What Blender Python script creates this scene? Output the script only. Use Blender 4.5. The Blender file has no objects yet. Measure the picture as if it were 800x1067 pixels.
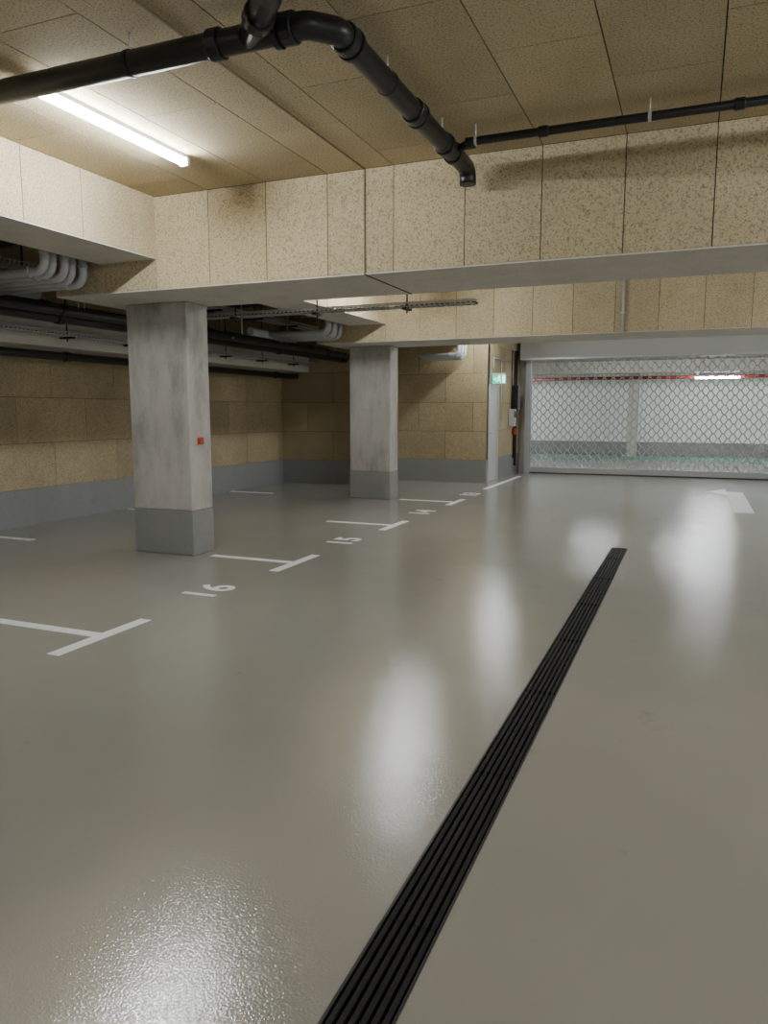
import bpy, bmesh, math, random
from mathutils import Vector, Matrix
random.seed(7)
H = 1.5
scene = bpy.context.scene

# ------------------------------------------------------------------ materials
def new_mat(name):
    m = bpy.data.materials.new(name); m.use_nodes = True
    nt = m.node_tree; b = nt.nodes['Principled BSDF']
    return m, nt, b

def simple(name, col, rough=0.5, metal=0.0, emit=None, es=0.0, spec=0.5):
    m, nt, b = new_mat(name)
    b.inputs['Base Color'].default_value = (*col, 1)
    b.inputs['Roughness'].default_value = rough
    b.inputs['Metallic'].default_value = metal
    b.inputs['Specular IOR Level'].default_value = spec
    if emit:
        b.inputs['Emission Color'].default_value = (*emit, 1)
        b.inputs['Emission Strength'].default_value = es
    return m

def N(nt, t, **kw):
    n = nt.nodes.new(t)
    for k, v in kw.items():
        setattr(n, k, v)
    return n

def noise(nt, vec, scale, detail=4, rough=0.6):
    n = N(nt, 'ShaderNodeTexNoise')
    n.inputs['Scale'].default_value = scale
    n.inputs['Detail'].default_value = detail
    n.inputs['Roughness'].default_value = rough
    nt.links.new(vec, n.inputs['Vector'])
    return n.outputs['Fac']

def ramp(nt, fac, stops):
    r = N(nt, 'ShaderNodeValToRGB')
    el = r.color_ramp.elements
    while len(el) < len(stops):
        el.new(0.5)
    for e, (p, c) in zip(el, stops):
        e.position = p; e.color = (*c, 1)
    nt.links.new(fac, r.inputs['Fac'])
    return r.outputs['Color']

def mix(nt, a, b, fac, mode='MIX'):
    m = N(nt, 'ShaderNodeMix', data_type='RGBA', blend_type=mode)
    for s, v in ((m.inputs[6], a), (m.inputs[7], b), (m.inputs[0], fac)):
        if isinstance(v, (int, float)):
            s.default_value = v
        elif isinstance(v, tuple):
            s.default_value = (*v, 1)
        else:
            nt.links.new(v, s)
    return m.outputs[2]

def bump(nt, b, h, strength, dist):
    n = N(nt, 'ShaderNodeBump')
    n.inputs['Strength'].default_value = strength
    n.inputs['Distance'].default_value = dist
    nt.links.new(h, n.inputs['Height'])
    nt.links.new(n.outputs['Normal'], b.inputs['Normal'])

def objvec(nt):
    return N(nt, 'ShaderNodeTexCoord').outputs['Object']

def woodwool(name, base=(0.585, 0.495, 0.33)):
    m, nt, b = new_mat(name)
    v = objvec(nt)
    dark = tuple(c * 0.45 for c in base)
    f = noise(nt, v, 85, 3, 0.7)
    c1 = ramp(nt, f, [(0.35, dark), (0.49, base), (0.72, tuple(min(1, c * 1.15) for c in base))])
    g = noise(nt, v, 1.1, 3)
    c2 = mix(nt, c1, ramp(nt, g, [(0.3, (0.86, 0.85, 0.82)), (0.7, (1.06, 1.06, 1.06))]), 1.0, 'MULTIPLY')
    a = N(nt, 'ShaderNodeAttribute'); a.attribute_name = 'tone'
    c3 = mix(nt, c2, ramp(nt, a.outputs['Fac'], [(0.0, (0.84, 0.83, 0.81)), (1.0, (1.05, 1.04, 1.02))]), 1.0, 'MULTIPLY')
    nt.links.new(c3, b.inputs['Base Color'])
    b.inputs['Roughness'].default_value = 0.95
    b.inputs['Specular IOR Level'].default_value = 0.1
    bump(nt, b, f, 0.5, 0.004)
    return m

def concrete(name, base=(0.40, 0.385, 0.35), contrast=0.3, streak=True):
    m, nt, b = new_mat(name)
    v = objvec(nt)
    mp = N(nt, 'ShaderNodeMapping'); mp.inputs['Scale'].default_value = (1, 1, 0.35 if streak else 1)
    nt.links.new(v, mp.inputs['Vector'])
    f = noise(nt, mp.outputs[0], 3.0, 6, 0.68)
    lo = tuple(c * (1 - contrast) for c in base); hi = tuple(c * (1 + contrast * 0.6) for c in base)
    c1 = ramp(nt, f, [(0.32, lo), (0.5, base), (0.68, hi)])
    p = noise(nt, v, 60, 2, 0.6)
    c2 = mix(nt, c1, ramp(nt, p, [(0.30, (0.6, 0.6, 0.6)), (0.40, (1, 1, 1))]), 0.6, 'MULTIPLY')
    nt.links.new(c2, b.inputs['Base Color'])
    b.inputs['Roughness'].default_value = 0.75
    bump(nt, b, p, 0.25, 0.003)
    return m

def floor_mat():
    m, nt, b = new_mat('epoxy_floor_coating')
    v = objvec(nt)
    g = noise(nt, v, 0.5, 3)
    c = ramp(nt, g, [(0.3, (0.335, 0.322, 0.28)), (0.7, (0.38, 0.367, 0.325))])
    s = noise(nt, v, 2.3, 6, 0.7)
    c2 = mix(nt, c, ramp(nt, s, [(0.27, (0.62, 0.58, 0.52)), (0.36, (1, 1, 1))]), 0.5, 'MULTIPLY')
    nt.links.new(c2, b.inputs['Base Color'])
    r = N(nt, 'ShaderNodeMapRange')
    r.inputs['To Min'].default_value = 0.09; r.inputs['To Max'].default_value = 0.16
    nt.links.new(noise(nt, v, 1.7, 3), r.inputs['Value'])
    nt.links.new(r.outputs[0], b.inputs['Roughness'])
    b.inputs['Specular IOR Level'].default_value = 1.0
    fine = noise(nt, v, 130, 1, 0.5)
    wav = noise(nt, v, 5.0, 2, 0.5)
    ad = N(nt, 'ShaderNodeMath', operation='MULTIPLY_ADD')
    nt.links.new(wav, ad.inputs[0]); ad.inputs[1].default_value = 1.6
    nt.links.new(fine, ad.inputs[2])
    bump(nt, b, ad.outputs[0], 0.5, 0.0017)
    return m

M_WW = woodwool('wood_wool_panel')
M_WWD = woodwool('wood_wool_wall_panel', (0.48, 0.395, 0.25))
M_CON = concrete('raw_concrete', (0.5, 0.485, 0.45))
M_SOF = concrete('soffit_concrete', (0.60, 0.57, 0.50), 0.10, False)
M_COLM = concrete('column_concrete', (0.47, 0.45, 0.41), 0.36)
M_GAP = simple('panel_joint_dark', (0.09, 0.07, 0.05), 0.9)  # dark brown backing visible in the joints between panels
M_BASE = concrete('grey_base_paint', (0.27, 0.275, 0.265), 0.06, False)
M_FLOOR = floor_mat()
M_BLACK = simple('black_plastic_pipe', (0.012, 0.012, 0.014), 0.35)
M_DRAIN = simple('black_cast_grate', (0.006, 0.006, 0.007), 0.5, spec=0.25)
M_DFR = simple('drain_edge_steel', (0.05, 0.05, 0.05), 0.35, 0.6)
M_PIT = simple('drain_pit', (0.003, 0.003, 0.003), 0.9, spec=0.1)
M_WHITE = simple('road_marking_white', (0.90, 0.90, 0.89), 0.45)
M_METAL = simple('galvanised_steel', (0.60, 0.61, 0.62), 0.38, 0.5)
M_GREYP = simple('grey_painted_metal', (0.50, 0.51, 0.51), 0.45)
M_GRILLE = simple('grille_aluminium', (0.58, 0.58, 0.59), 0.35, 0.7)
M_INS = simple('pipe_insulation_grey', (0.46, 0.47, 0.49), 0.5)
M_RED = simple('red_plastic', (0.55, 0.03, 0.02), 0.4)
M_REDP = simple('red_sprinkler_pipe', (0.45, 0.04, 0.03), 0.4)
LAMP = 175.0
M_LAMP = simple('lamp_diffuser', (0.9, 0.9, 0.9), 0.4, 0, (0.92, 0.965, 1.0), LAMP)
M_LAMPH = simple('lamp_housing', (0.6, 0.6, 0.6), 0.5)
M_DOOR = simple('door_grey_paint', (0.62, 0.63, 0.64), 0.4)
M_WALLW = simple('unseen_wall_bounce_white', (0.80, 0.82, 0.80), 0.8)  # unseen room walls, made white to bounce more light inside
M_WALLO = simple('driveway_wall_paint', (0.84, 0.85, 0.82), 0.8)
M_GREEN = simple('green_floor_paint', (0.10, 0.34, 0.25), 0.3)
M_SIGN = simple('exit_sign_green', (0.02, 0.35, 0.18), 0.4, 0, (0.05, 0.62, 0.45), 1.2)
M_SIGNW = simple('exit_sign_white', (0.9, 0.9, 0.9), 0.4, 0, (1, 1, 1), 2.0)
M_RUST = simple('joint_sealant_brown', (0.20, 0.13, 0.09), 0.7)

# ------------------------------------------------------------------ builder
class B:
    def __init__(s, name):
        s.name = name; s.bm = bmesh.new(); s.mats = []
        s.tone = s.bm.loops.layers.float_color.new('tone')
    def mi(s, m):
        if m not in s.mats: s.mats.append(m)
        return s.mats.index(m)
    def face(s, vs, m, tone=0.6, smooth=False):
        try: f = s.bm.faces.new(vs)
        except ValueError: return
        f.material_index = s.mi(m); f.smooth = smooth
        for l in f.loops: l[s.tone] = (tone, tone, tone, 1)
    def box(s, a, b, m, tone=0.6, bev=0.0):
        x0, y0, z0 = a; x1, y1, z1 = b
        x0, x1 = sorted((x0, x1)); y0, y1 = sorted((y0, y1)); z0, z1 = sorted((z0, z1))
        v = [s.bm.verts.new(p) for p in [(x0,y0,z0),(x1,y0,z0),(x1,y1,z0),(x0,y1,z0),(x0,y0,z1),(x1,y0,z1),(x1,y1,z1),(x0,y1,z1)]]
        for q in [(0,3,2,1),(4,5,6,7),(0,1,5,4),(1,2,6,5),(2,3,7,6),(3,0,4,7)]:
            s.face([v[i] for i in q], m, tone)
        if bev > 0:
            es = list({e for q in v for e in q.link_edges})
            r = bmesh.ops.bevel(s.bm, geom=es, offset=bev, segments=2, affect='EDGES', profile=0.5)
            for f in r['faces']:
                f.material_index = s.mi(m)
                for l in f.loops: l[s.tone] = (tone, tone, tone, 1)
    def poly(s, pts, z0, z1, m):
        lo = [s.bm.verts.new((x, y, z0)) for x, y in pts]; hi = [s.bm.verts.new((x, y, z1)) for x, y in pts]
        s.face(hi, m); s.face(lo[::-1], m)
        n = len(pts)
        for i in range(n): s.face([lo[i], lo[(i+1)%n], hi[(i+1)%n], hi[i]], m)
    def tube(s, pts, r, m, seg=20, cap=True, smooth=True):
        pts = [Vector(p) for p in pts]
        rs = r if isinstance(r, (list, tuple)) else [r] * len(pts)
        t0 = (pts[1] - pts[0]).normalized()
        up = Vector((0, 0, 1)) if abs(t0.z) < 0.9 else Vector((1, 0, 0))
        n = t0.cross(up).normalized(); rings = []
        for i, p in enumerate(pts):
            if i == 0: t = t0
            elif i == len(pts) - 1: t = (pts[i] - pts[i-1]).normalized()
            else:
                t = ((pts[i] - pts[i-1]).normalized() + (pts[i+1] - pts[i]).normalized()).normalized()
            n = (n - t * n.dot(t)).normalized(); bn = t.cross(n)
            rings.append([s.bm.verts.new(p + (n * math.cos(2*math.pi*k/seg) + bn * math.sin(2*math.pi*k/seg)) * rs[i]) for k in range(seg)])
        for a, b in zip(rings, rings[1:]):
            for k in range(seg): s.face([a[k], a[(k+1)%seg], b[(k+1)%seg], b[k]], m, smooth=smooth)
        if cap:
            s.face(rings[0][::-1], m); s.face(rings[-1], m)
    def collar(s, c, axis, r, w, m):
        c = Vector(c); a = Vector(axis).normalized()
        s.tube([c - a*w/2, c - a*w*0.42, c + a*w*0.42, c + a*w/2], [r*0.93, r, r, r*0.93], m, 24, smooth=False)
    def done(s):
        bmesh.ops.recalc_face_normals(s.bm, faces=s.bm.faces)
        me = bpy.data.meshes.new(s.name); s.bm.to_mesh(me); s.bm.free()
        for m in s.mats: me.materials.append(m)
        o = bpy.data.objects.new(s.name, me); scene.collection.objects.link(o)
        return o

def rounded(pts, rad, n=8):
    pts = [Vector(p) for p in pts]; out = [pts[0]]
    for i in range(1, len(pts) - 1):
        a = (pts[i-1] - pts[i]).normalized(); b = (pts[i+1] - pts[i]).normalized()
        ang = a.angle(b); d = rad / math.tan(ang / 2)
        p0 = pts[i] + a * d; p1 = pts[i] + b * d
        c = pts[i] + (a + b).normalized() * (rad / math.sin(ang / 2))
        v0 = p0 - c; v1 = p1 - c; w = v0.angle(v1)
        for k in range(n + 1):
            t = k / n
            out.append(c + (v0 * math.sin((1-t)*w) + v1 * math.sin(t*w)) / math.sin(w))
    out.append(pts[-1]); return out

def rt(lo=0.2, hi=1.0): return random.uniform(lo, hi)
G = 0.0035
PX0 = 0.03 * H; PSP = 0.3855 * H
XR = 5.4; YB = -4.2; XL = -8.1; CEIL = 3.40
YG = 18.45
def seams(a, b, origin, sp):
    k = math.ceil((a - origin) / sp); out = [a]
    while origin + k * sp < b - 0.02:
        if origin + k * sp > a + 0.02: out.append(origin + k * sp)
        k += 1
    return out + [b]

# ------------------------------------------------------------------ floor
dx0, dx1, dy0, dy1 = -0.785, -0.608, -0.6, 5.69*H
fb = B('floor')
XF0, XF1, YF0, YF1 = -8.3, 8.0, YB - 0.2, 29.2
for a, b in [((XF0, YF0), (dx0, YF1)), ((dx1, YF0), (XF1, YF1)), ((dx0, YF0), (dx1, dy0)), ((dx0, dy1), (dx1, YF1))]:
    fb.box((a[0], a[1], -0.20), (b[0], b[1], 0.0), M_FLOOR)
fb.done()

d = B('drain_channel_grate')
d.box((dx0, dy0, -0.14), (dx1, dy1, -0.10), M_PIT)
for x in (dx0, dx1 - 0.008):
    d.box((x, dy0, -0.10), (x + 0.008, dy1, 0.003), M_DFR)
d.box((dx0, dy0, -0.10), (dx1, dy0 + 0.01, 0.002), M_DFR)
d.box((dx0, dy1 - 0.02, -0.10), (dx1, dy1, 0.002), M_DRAIN)
nb = 6; w = (dx1 - dx0 - 0.02) / nb
for i in range(nb):
    x = dx0 + 0.01 + i * w
    d.box((x + w*0.16, dy0 + 0.01, -0.03), (x + w*0.84, dy1 - 0.01, 0.001), M_DRAIN, bev=0.003)
y = dy0 + 0.1
while y < dy1:
    d.box((dx0 + 0.008, y, -0.03), (dx1 - 0.008, y + 0.012, -0.010), M_DRAIN); y += 0.12
y = dy0 + 0.5
while y < dy1:
    d.box((dx0 + 0.008, y, -0.03), (dx1 - 0.008, y + 0.003, 0.0013), M_PIT); y += 1.0
d.done()

# ------------------------------------------------------------------ ceiling
cb = B('ceiling')
cb.box((XL - 0.2, YB - 0.2, CEIL + 0.03), (XR + 0.2, YG + 0.2, CEIL + 0.3), M_GAP)
xs = seams(XL, XR, PX0, PSP)
for i in range(len(xs) - 1):
    off = 0.35 if i % 2 else 0.95
    for (a, b) in ((YB, 5.70), (6.78, 11.18), (12.26, YG)):
        ys = seams(a, b, b - off - (0.0), PSP * 2)
        for j in range(len(ys) - 1):
            cb.box((xs[i] + G, ys[j] + G, CEIL), (xs[i+1] - G, ys[j+1] - G, CEIL + 0.035), M_WW, rt())
cb.done()
j = B('expansion_joint_strip')
jx = -1.676 * H
j.box((jx - 0.008, YB, CEIL - 0.004), (jx + 0.008, 5.69, CEIL + 0.001), M_RUST)
j.box((jx - 0.007, 5.694, 2.585), (jx + 0.007, 5.70, CEIL - 0.004), M_RUST)
j.box((jx - 0.008, 5.694, 2.586), (jx + 0.008, 6.78, 2.590), M_GAP)
j.done()

# ------------------------------------------------------------------ beams
def cross_beam(y0, y1):
    b = B('ceiling_beam')
    x0 = -3.85 * H
    b.box((x0 + 0.003, y0 + 0.0225, 2.604), (XR, y1 - 0.0225, CEIL + 0.02), M_GAP)
    b.box((x0, y0, 2.59), (XR, y1, 2.6025), M_SOF)
    b.box((x0 - 0.01, y0 + 0.002, 2.5915), (x0 - 0.0005, y1 - 0.002, CEIL), M_SOF)
    sx = seams(x0, XR, PX0, PSP)
    for i in range(len(sx) - 1):
        b.box((sx[i] + G, y0, 2.605), (sx[i+1] - G, y0 + 0.02, CEIL - 0.003), M_WW, rt(0.3))
        b.box((sx[i] + G, y1 - 0.02, 2.605), (sx[i+1] - G, y1, CEIL - 0.003), M_WW, rt(0.3))
    return b.done()
cross_beam(5.70, 6.78)
cross_beam(11.18, 12.26)

def long_beam(y0, y1):
    b = B('ceiling_edge_beam')
    xa, xb = -3.48 * H, -3.05 * H
    b.box((xa + 0.0225, y0, 2.874), (xb - 0.0225, y1, CEIL + 0.02), M_GAP)
    b.box((xa, y0, 2.86), (xb, y1, 2.8725), M_SOF)
    sy = seams(y0, y1, y1 - 0.30, PSP * 1.0)
    for i in range(len(sy) - 1):
        b.box((xb - 0.02, sy[i] + G, 2.875), (xb, sy[i+1] - G, CEIL - 0.003), M_WW, rt(0.3))
        b.box((xa, sy[i] + G, 2.875), (xa + 0.02, sy[i+1] - G, CEIL - 0.003), M_WW, rt(0.3))
    b.done()
long_beam(YB, 5.70); long_beam(6.78, 11.18); long_beam(12.26, 15.3)

# ------------------------------------------------------------------ columns
for yc in (4.235 * H, 7.885 * H):
    c = B('concrete_column')
    x0, x1 = -3.676 * H, -3.175 * H
    c.box((x0, yc, 0.4705), (x1, yc + 0.36, 2.59), M_COLM, bev=0.012)
    c.box((x0 - 0.003, yc - 0.003, 0), (x1 + 0.003, yc + 0.363, 0.47), M_BASE, bev=0.01)
    c.done()
cp = B('red_call_point')
cx = -3.175 * H
cp.box((cx, 6.47, 1.16), (cx + 0.035, 6.54, 1.23), M_RED, bev=0.006)
cp.box((cx + 0.034, 6.485, 1.175), (cx + 0.038, 6.525, 1.215), simple('call_point_face', (0.4, 0.12, 0.1), 0.4))
cp.done()

# ------------------------------------------------------------------ walls
def panel_wall(name, axis, pos, a, b, z0, z1, facing, thick=0.25, mat=M_WWD, base=True, bname=None):
    """axis 'x': wall plane at X=pos spanning Y a..b; axis 'y': plane at Y=pos spanning X a..b. facing +1/-1."""
    w = B(name); s = facing
    def bx(u0, u1, d0, d1, za, zb, m, tone=0.6):
        if axis == 'x': w.box((pos + d0 * s, u0, za), (pos + d1 * s, u1, zb), m, tone)
        else: w.box((u0, pos + d0 * s, za), (u1, pos + d1 * s, zb), m, tone)
    bx(a, b, -thick, -0.02, 0, z1, M_CON)
    bx(a, b, -0.0195, -0.0125, z0, z1, M_GAP)
    zs = [z0]
    while zs[-1] + 0.6 < z1: zs.append(zs[-1] + 0.6)
    zs.append(z1)
    for k in range(len(zs) - 1):
        us = seams(a, b, a + (0.6 if k % 2 else 0.0), 1.2)
        for i in range(len(us) - 1):
            bx(us[i] + G, us[i+1] - G, -0.012, 0, zs[k] + G, zs[k+1] - G, mat, rt(0.1))
    w.done()
    if base:
        q = B(bname or name.replace('wall', 'baseboard'))
        if axis == 'x': q.box((pos - 0.012*s, a, 0), (pos + 0.006*s, b, z0), M_BASE)
        else: q.box((a, pos - 0.012*s, 0), (b, pos + 0.006*s, z0), M_BASE)
        q.done()

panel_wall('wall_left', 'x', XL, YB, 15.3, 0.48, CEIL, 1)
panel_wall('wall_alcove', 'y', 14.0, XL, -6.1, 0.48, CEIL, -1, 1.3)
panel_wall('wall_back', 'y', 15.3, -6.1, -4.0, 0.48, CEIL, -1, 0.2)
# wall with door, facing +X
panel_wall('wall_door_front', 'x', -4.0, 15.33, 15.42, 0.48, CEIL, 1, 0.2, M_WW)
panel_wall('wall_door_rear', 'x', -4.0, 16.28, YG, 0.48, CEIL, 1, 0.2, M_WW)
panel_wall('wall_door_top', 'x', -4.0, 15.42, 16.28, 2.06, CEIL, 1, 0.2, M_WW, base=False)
for nm, a, b in (('wall_right', (XR, YB, 0), (XR + 0.2, YG, CEIL)), ('wall_camera_side', (XL, YB - 0.2, 0), (XR, YB, CEIL))):
    q = B(nm); q.box(a, b, M_WALLW); q.done()

dr = B('door_1')
dr.box((-4.06, 15.42, 0), (-3.985, 15.47, 2.06), M_GREYP)
dr.box((-4.06, 16.23, 0), (-3.985, 16.28, 2.06), M_GREYP)
dr.box((-4.06, 15.47, 2.01), (-3.985, 16.23, 2.06), M_GREYP)
dr.box((-4.05, 15.47, 0.01), (-4.01, 16.23, 2.01), M_DOOR)
dr.tube([(-4.01, 15.56, 1.03), (-3.95, 15.56, 1.03), (-3.95, 15.68, 1.03)], 0.01, M_METAL, 10)
dr.box((-4.01, 15.53, 0.93), (-4.004, 15.59, 1.13), M_METAL)
dr.done()

es = B('exit_sign')
ez0 = 2.07
es.box((-4.0, 15.60, ez0 + 0.19), (-3.69, 15.64, ez0 + 0.22), M_GREYP)
es.box((-3.97, 15.60, ez0), (-3.69, 15.64, ez0 + 0.19), M_SIGN)
yf = 15.597
es.box((-3.755, yf, ez0 + 0.02), (-3.705, 15.60, ez0 + 0.17), M_SIGNW)      # doorway
def seg2(b, p, q, w, m):
    p = Vector(p); q = Vector(q); dd = (q - p).normalized(); n = Vector((-dd.y, dd.x)) * w / 2
    c = [p + n, q + n, q - n, p - n]
    v0 = [b.bm.verts.new((k.x, yf, k.y)) for k in c]; v1 = [b.bm.verts.new((k.x, 15.60, k.y)) for k in c]
    b.face(v0, m); b.face(v1[::-1], m)
    for i in range(4): b.face([v0[i], v0[(i+1) % 4], v1[(i+1) % 4], v1[i]], m)
X0 = -3.83
es.tube([(X0 + 0.01, yf, ez0 + 0.155), (X0 + 0.01, 15.6, ez0 + 0.155)], 0.014, M_SIGNW, 12)
seg2(es, (X0, ez0 + 0.14), (X0 - 0.01, ez0 + 0.085), 0.022, M_SIGNW)
seg2(es, (X0 - 0.01, ez0 + 0.09), (X0 + 0.035, ez0 + 0.06), 0.013, M_SIGNW)
seg2(es, (X0 + 0.035, ez0 + 0.065), (X0 + 0.03, ez0 + 0.025), 0.012, M_SIGNW)
seg2(es, (X0 - 0.01, ez0 + 0.09), (X0 - 0.03, ez0 + 0.05), 0.013, M_SIGNW)
seg2(es, (X0 - 0.03, ez0 + 0.05), (X0 - 0.06, ez0 + 0.045), 0.012, M_SIGNW)
seg2(es, (X0, ez0 + 0.13), (X0 + 0.04, ez0 + 0.105), 0.010, M_SIGNW)
seg2(es, (X0, ez0 + 0.13), (X0 - 0.04, ez0 + 0.115), 0.010, M_SIGNW)
seg2(es, (-3.955, ez0 + 0.095), (-3.90, ez0 + 0.095), 0.014, M_SIGNW)
seg2(es, (-3.92, ez0 + 0.12), (-3.898, ez0 + 0.095), 0.012, M_SIGNW)
seg2(es, (-3.92, ez0 + 0.07), (-3.898, ez0 + 0.095), 0.012, M_SIGNW)
es.done()

# gate wall left stub & right part
gx0, gx1 = -2.47 * H, 3.6
gw = B('wall_gate')
gw.box((-4.2, YG, 0), (gx0 - 0.08, YG + 0.25, CEIL), M_CON)
gw.box((gx1 + 0.08, YG, 0), (XR + 0.2, YG + 0.25, CEIL), M_CON)
gw.box((gx0 - 0.08, YG, 2.78), (gx1 + 0.08, YG + 0.25, CEIL), M_CON)
gw.done()

gt = B('roller_grille_gate')
yg = YG - 0.06
for x in (gx0 - 0.13, gx1):
    gt.box((x, YG - 0.16, 0), (x + 0.13, YG - 0.10, 2.95), M_METAL, bev=0.004)
    gt.box((x, YG - 0.02, 0), (x + 0.13, YG - 0.001, 2.80), M_METAL)
    gt.box((x, YG - 0.10, 0), (x + 0.05 if x < 0 else x + 0.13, YG - 0.02, 2.80), M_METAL)
gt.box((gx0 - 0.20, YG - 0.52, 2.70), (gx1 + 0.2, YG - 0.002, 3.15), M_GREYP, bev=0.01)
gt.box((gx0 - 0.20, YG - 0.53, 2.70), (gx1 + 0.2, YG - 0.5205, 2.74), M_METAL)
gt.box((gx0, yg - 0.03, 0.02), (gx1, yg + 0.03, 0.15), M_METAL, bev=0.006)
gt.box((gx0, yg - 0.02, 0.0), (gx1, yg + 0.02, 0.02), M_BLACK)
row = 0.106; per = 0.20
z = 0.15; k = 0
while z < 2.68:
    ph = 0 if k % 2 == 0 else math.pi
    pts = []
    n = int((gx1 - gx0) / per * 8)
    for i in range(n + 1):
        x = gx0 + (gx1 - gx0) * i / n
        s = math.cos(2 * math.pi * (x - gx0) / per + ph)
        s = math.copysign(abs(s) ** 0.7, s)
        pts.append((x, yg, z + row / 2 + s * row * 0.5))
    gt.tube(pts, 0.012, M_GRILLE, 5, smooth=False)
    z += row; k += 1
gt.done()

# gate control boxes + cables on the wall left of gate
bx = B('gate_control_box')
bx.box((-4.0, 17.3, 1.15), (-3.88, 17.55, 1.55), M_GREYP, bev=0.008)
bx.box((-3.88, 17.34, 1.35), (-3.87, 17.5, 1.5), M_BLACK)
bx.box((-4.0, 17.6, 1.5), (-3.86, 17.85, 2.1), M_BLACK, bev=0.01)
bx.box((-4.0, 17.63, 0.95), (-3.92, 17.74, 1.1), M_RED, bev=0.01)
bx.tube([(-3.965, 17.70, 0.4), (-3.965, 17.70, 2.9)], 0.022, M_BLACK, 10)
bx.tube([(-3.97, 17.42, 1.55), (-3.97, 17.42, 2.9)], 0.012, M_BLACK, 8)
bx.tube([(-3.965, 17.88, 0.2), (-3.965, 17.88, 2.9)], 0.028, M_BLACK, 10)
bx.done()
cd = B('wall_conduit')
cd.tube(rounded([(-3.975, 15.7, 2.30), (-3.975, 15.7, 2.62), (-3.975, 17.2, 2.62)], 0.05), 0.013, M_INS, 10)
cd.tube([(-3.975, 16.45, 1.3), (-3.975, 16.45, 2.62)], 0.010, M_INS, 8)
cd.box((-4.0, 16.40, 1.2), (-3.95, 16.50, 1.3), M_INS)
cd.done()
cd = B('beam_conduit')
cd.tube([(-1.0, 11.16, 2.6), (-1.0, 11.16, 3.38)], 0.018, M_INS, 10)
cd.box((-1.035, 11.14, 2.85), (-0.965, 11.18, 2.87), M_METAL)
cd.done()

# ------------------------------------------------------------------ area behind gate
ow = B('wall_driveway')
ow.box((-8.3, 28.0, 0), (8.0, 28.3, 3.0), M_WALLO)
ow.box((-8.3, 27.985, 0), (8.0, 28.0, 0.42), M_BASE)
ow.box((-8.3, YG + 0.25, 0), (-8.1, 28.0, 3.0), M_WALLO)
ow.box((7.8, YG + 0.25, 0), (8.0, 28.0, 3.0), M_WALLO)
ow.box((-8.3, YG + 0.05, 0), (-4.2, YG + 0.25, 3.0), M_CON)
ow.done()
oc = B('ceiling_driveway')
oc.box((-8.3, YG + 0.25, 2.98), (8.0, 28.3, 3.15), M_CON)
oc.box((-8.1, 23.6, 2.62), (7.8, 24.2, 2.98), M_SOF)
oc.done()
gf = B('green_floor_strip')
gf.box((-8.0, 24.4, 0), (7.8, 26.6, 0.003), M_GREEN)
gf.done()
oc = B('driveway_column')
oc.box((-2.06, 26.2, 0), (-1.76, 26.6, 2.98), M_SOF, bev=0.01)
oc.done()
rp = B('sprinkler_pipe')
rp.tube([(-8.0, 25.4, 2.55), (7.7, 25.4, 2.55)], 0.05, M_REDP, 12)
for x in (-6, -3, 0, 3, 6):
    rp.tube([(x, 25.4, 2.55), (x, 25.4, 2.98)], 0.012, M_METAL, 8)
    rp.collar((x + 0.8, 25.4, 2.55), (1, 0, 0), 0.065, 0.08, M_REDP)
rp.done()

# ------------------------------------------------------------------ lamps
def lamp(x, y, z, along='y', L=1.42, hang=0.0):
    b = B('ceiling_tube_lamp')
    h = L / 2
    def bb(u0, u1, w, za, zb, m, bev=0.0):
        if along == 'y': b.box((x - w, y + u0, za), (x + w, y + u1, zb), m, bev=bev)
        else: b.box((x + u0, y - w, za), (x + u1, y + w, zb), m, bev=bev)
    bb(-h, h, 0.022, z - 0.03, z, M_LAMPH)
    bb(-h, -h + 0.035, 0.036, z - 0.085, z - 0.02, M_LAMPH, 0.004)
    bb(h - 0.035, h, 0.036, z - 0.085, z - 0.02, M_LAMPH, 0.004)
    pts = [(x, y - h + 0.035, z - 0.055), (x, y + h - 0.035, z - 0.055)] if along == 'y' else [(x - h + 0.035, y, z - 0.055), (x + h - 0.035, y, z - 0.055)]
    b.tube(pts, 0.030, M_LAMP, 8, cap=False)
    if hang:
        for u in (-h * 0.7, h * 0.7):
            p = (x, y + u) if along == 'y' else (x + u, y)
            b.tube([(p[0], p[1], z), (p[0], p[1], z + hang)], 0.006, M_METAL, 6)
    b.done()
LX = -2.42 * H
for y in (-1.3, 4.20, 9.5, 14.6):
    lamp(LX, y, CEIL)
for y in (-1.3, 4.2, 9.5, 14.6):
    lamp(2.9, y, CEIL)
for x in (-6.2, 0.55, 4.8):
    lamp(x, 24.9, 2.56, 'x', 1.3, hang=0.42)
for x in (-2.2, -0.1, 2.6):
    lamp(x, 19.3, 2.98, 'x', 1.0)

# ------------------------------------------------------------------ main black drain pipe
PZ = 2.17 * H; PR = 0.060; PY = 2.19 * H; PXb = -1.085 * H
p = B('black_drain_pipe')
path = rounded([(-3.05*H + 0.002, PY, PZ), (PXb - 0.11, PY, PZ), (PXb, PY + 0.11, PZ), (PXb, 5.56, PZ), (PXb, 5.56, PZ - 0.11)], 0.075, 6)
p.tube(path, PR, M_BLACK, 28)
def col(c, ax, w=0.07, r=PR * 1.2): p.collar(c, ax, r, w, M_BLACK)
col((PXb - 0.60, PY, PZ), (1, 0, 0)); col((PXb - 0.20, PY, PZ), (1, 0, 0)); col((PXb - 0.26, PY, PZ), (1, 0, 0), 0.03, PR*1.28)
col((PXb, PY + 0.19, PZ), (0, 1, 0)); col((PXb, PY + 0.25, PZ), (0, 1, 0), 0.03, PR*1.28)
col((PXb, 4.42, PZ), (0, 1, 0), 0.08); col((PXb, 4.48, PZ), (0, 1, 0), 0.03, PR*1.28)
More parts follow.
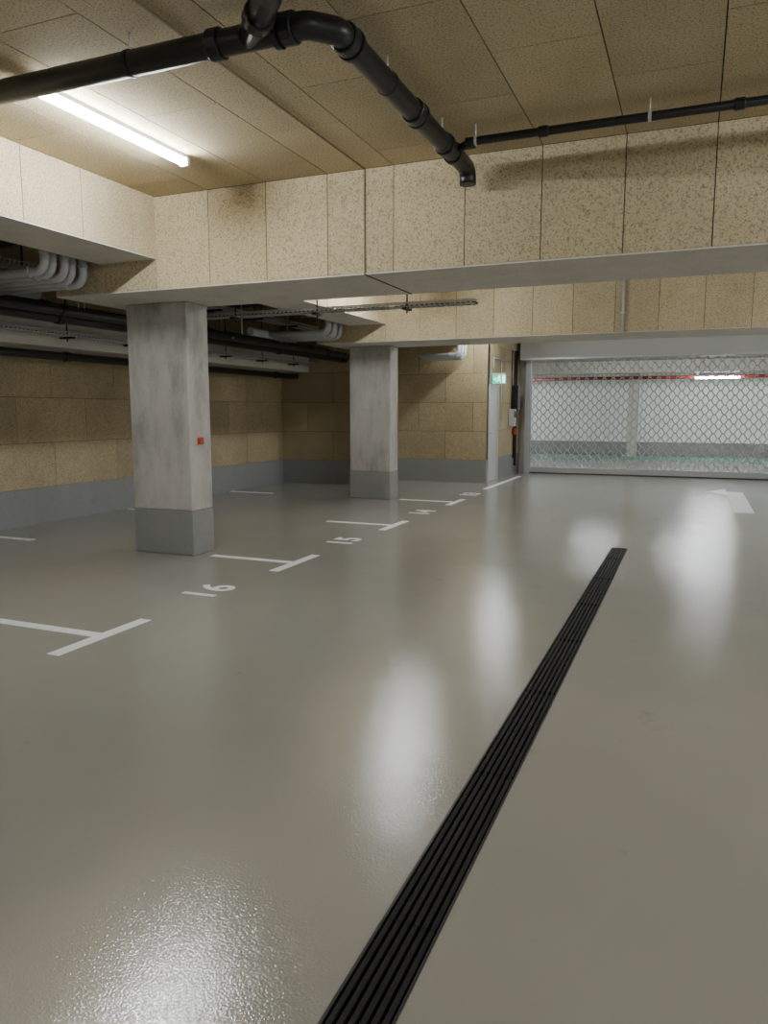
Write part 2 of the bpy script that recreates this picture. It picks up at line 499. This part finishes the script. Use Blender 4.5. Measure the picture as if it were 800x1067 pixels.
col((PXb, 5.02, PZ), (0, 1, 0), 0.05); col((PXb, 5.20, PZ), (0, 1, 0), 0.05)
# branch
br = rounded([(PXb - 0.42, PY, PZ), (PXb - 0.12, PY - 0.30, PZ + 0.0), (PXb - 0.12, YB + 0.2, PZ)], 0.14, 6)
p.tube(br, PR * 0.97, M_BLACK, 24)
dv = Vector((1, -1, 0)).normalized()
p.collar(Vector((PXb - 0.42, PY, PZ)) + dv * 0.20, dv, PR*1.2, 0.07, M_BLACK)
# hangers
for c, ax in (((-3.9, PY, PZ), 'x'), ((-2.75, PY, PZ), 'x'), ((PXb, 4.0, PZ), 'y'), ((PXb, 4.95, PZ), 'y')):
    a = (1, 0, 0) if ax == 'x' else (0, 1, 0)
    p.collar(c, a, PR*1.08, 0.025, M_BLACK)
    p.tube([(c[0], c[1], c[2] + PR), (c[0], c[1], CEIL)], 0.006, M_METAL, 8)
p.done()

tp = B('thin_black_pipe')
tz = 2.195 * H; ty = 3.42 * H
tp.tube(rounded([(PXb + 0.065, ty, tz - 0.03), (PXb + 0.18, ty, tz), (XR - 0.01, ty, tz)], 0.3, 4), 0.027, M_BLACK, 18)
for x in (-1.0, 0.15, 1.3, 2.6):
    tp.collar((x, ty, tz), (1, 0, 0), 0.035, 0.06, M_BLACK)
tp.collar((PXb + 0.14, ty, tz - 0.01), (1, 0, 0), 0.038, 0.06, M_BLACK)
for x in (-1.45, -0.35, 0.75, 1.9, 3.0):
    tp.collar((x, ty, tz), (1, 0, 0), 0.031, 0.02, M_METAL)
    tp.tube([(x, ty, tz + 0.025), (x, ty, CEIL)], 0.004, M_METAL, 8)
tp.done()

# ------------------------------------------------------------------ services over the bays
def run(name, x, z, r, y0, y1, mat, cols=2.4, top=CEIL):
    b = B(name)
    b.tube([(x, y0, z), (x, y1, z)], r, mat, 18)
    y = y0 + 1.1
    while y < y1 - 0.2:
        b.collar((x, y, z), (0, 1, 0), r*1.18, 0.09, mat)
        b.tube([(x, y + 0.3, z), (x, y + 0.3, top)], 0.006, M_METAL, 6)
        y += cols
    return b.done()
run('black_service_pipe', -4.40*H, 1.69*H, 0.065, YB + 0.02, 13.95, M_BLACK)
run('black_service_pipe', -4.15*H, 1.70*H, 0.05, YB + 0.02, 13.95, M_BLACK, 3.1)
run('black_service_pipe', -5.15*H, 1.475*H, 0.055, YB + 0.02, 13.95, M_BLACK, 2.7, 2.30)
run('black_service_pipe', -4.75*H, 1.80*H, 0.08, YB + 0.02, 13.95, M_BLACK, 3.3)
lb = B('concrete_ledge_beam')
lb.box((XL, YB, 2.30), (-7.45, 14.0, 2.62), M_SOF)
lb.done()

def tray(name, x0, x1, y0, y1, z, axis, cables=True):
    b = B(name)
    h = 0.06; t = 0.004
    L0, L1 = (x0, x1) if axis == 'x' else (y0, y1)
    def bb(u0, u1, v0, v1, za, zb, m):
        if axis == 'x': b.box((u0, v0, za), (u1, v1, zb), m)
        else: b.box((v0, u0, za), (v1, u1, zb), m)
    V0, V1 = (y0, y1) if axis == 'x' else (x0, x1)
    for v in (V0, V1 - t):
        bb(L0, L1, v, v + t, z, z + 0.014, M_METAL); bb(L0, L1, v, v + t, z + h - 0.014, z + h, M_METAL)
        u = L0
        while u < L1 - 0.02:
            bb(u, u + 0.02, v, v + t, z + 0.014, z + h - 0.014, M_METAL); u += 0.06
    u = L0
    while u < L1 - 0.02:
        bb(u, u + 0.03, V0, V1, z, z + t, M_METAL); u += 0.06
    if cables:
        n = 4
        for i in range(n):
            v = V0 + (V1 - V0) * (i + 0.7) / (n + 0.6)
            pp = [(L0, v, z + 0.018), (L1, v, z + 0.018)] if axis == 'x' else [(v, L0, z + 0.018), (v, L1, z + 0.018)]
            b.tube(pp, 0.010, M_BLACK, 8)
    L = L1 - 0.82
    while L > L0:
        c = (V0 + V1) / 2
        q = (L, c) if axis == 'x' else (c, L)
        bb(L - 0.025, L + 0.025, V0 - 0.03, V1 + 0.03, z - 0.025, z - 0.001, M_BLACK)
        b.tube([(q[0], q[1], z - 0.06), (q[0], q[1], CEIL)], 0.009, M_BLACK, 8)
        L -= 1.15
    b.done()
tray('cable_tray', -6.0, -2.28, 8.15, 8.27, 2.665, 'x')
tray('cable_tray', -7.38, -7.22, YB + 0.02, 13.9, 2.42, 'y')
tray('cable_tray', -6.85, -6.6, YB + 0.02, 13.9, 3.0, 'y')

def bundle(y, x=-5.33, xl=-6.42, z=2.72, r=0.038, header=True):
    b = B('insulated_pipe_bundle')
    for i in range(5):
        yy = y - 0.23 + i * 0.112; xx = x - 0.03 * (i % 2)
        zz = z - 0.012 * i
        pts = rounded([(xx, yy, CEIL), (xx, yy, zz), (xl, yy, zz)], 0.10, 6)
        b.tube(pts, r, M_INS, 16)
        b.collar((xx, yy, zz + 0.16), (0, 0, 1), r*1.16, 0.03, M_INS)
        b.collar((xx - 0.18, yy, zz), (1, 0, 0), r*1.16, 0.03, M_INS)
    if header: b.tube([(xl, y - 0.7, z), (xl, y + 0.7, z)], 0.06, M_INS, 16)
    b.done()
for y in (5.37, 10.86): bundle(y)
bundle(14.85, -4.42, -5.25, 2.62, 0.034, False)

# ------------------------------------------------------------------ floor markings
TY = [2.53*H, 4.30*H, 6.08*H, 7.93*H]
def tmark(y, stem=True):
    b = B('parking_bay_marking')
    b.box((-2.44*H, y - 0.43, 0), (-2.375*H, y + 0.43, 0.003), M_WHITE)
    b.box((-3.07*H, y - 0.045, 0), (-2.44*H - 0.0005, y + 0.045, 0.003), M_WHITE)
    b.done()
for y in TY: tmark(y)
tmark(TY[0] - 2.7)
for y in TY:
    b = B('parking_bay_line'); b.box((-5.35*H, y - 0.045, 0), (-4.75*H, y + 0.045, 0.003), M_WHITE); b.done()
b = B('floor_edge_line')
b.box((-2.50*H, 9.43*H, 0), (-2.435*H, 11.5*H, 0.003), M_WHITE); b.done()
for t, y in (('16', 3.42), ('15', 5.19), ('14', 7.0), ('13', 8.75)):
    cu = bpy.data.curves.new('bay_number_marking', 'FONT'); cu.body = t
    cu.size = 0.44; cu.align_x = 'CENTER'; cu.align_y = 'CENTER'; cu.extrude = 0.001; cu.offset = 0.009
    cu.space_character = 1.15
    o = bpy.data.objects.new('bay_number_marking', cu); scene.collection.objects.link(o)
    o.location = (-2.465*H, y*H, 0.0015); o.rotation_euler = (0, 0, math.pi/2)
    cu.materials.append(M_WHITE)
ar = B('lane_arrow_marking')
ax = 0.50 * H
ar.poly([(ax - 0.14, 8.15*H), (ax + 0.14, 8.15*H), (ax + 0.14, 10.25*H), (ax - 0.14, 10.25*H)], 0, 0.003, M_WHITE)
ar.poly([(ax - 0.1405, 9.75*H), (ax - 0.1405, 10.6*H), (ax - 0.50, 10.15*H)], 0, 0.003, M_WHITE)
ar.done()

# ------------------------------------------------------------------ world + camera
w = bpy.data.worlds.new('world'); scene.world = w; w.use_nodes = True
w.node_tree.nodes['Background'].inputs[0].default_value = (0.5, 0.5, 0.5, 1)
w.node_tree.nodes['Background'].inputs[1].default_value = 0.02
cam = bpy.data.cameras.new('camera'); co = bpy.data.objects.new('camera', cam)
scene.collection.objects.link(co); scene.camera = co
cam.sensor_fit = 'HORIZONTAL'; cam.sensor_width = 36; cam.lens = 36 * 780 / 800
cam.clip_start = 0.05
co.location = (0, 0, H)
co.rotation_euler = (math.radians(90 - 7.67), 0, math.radians(22.4))
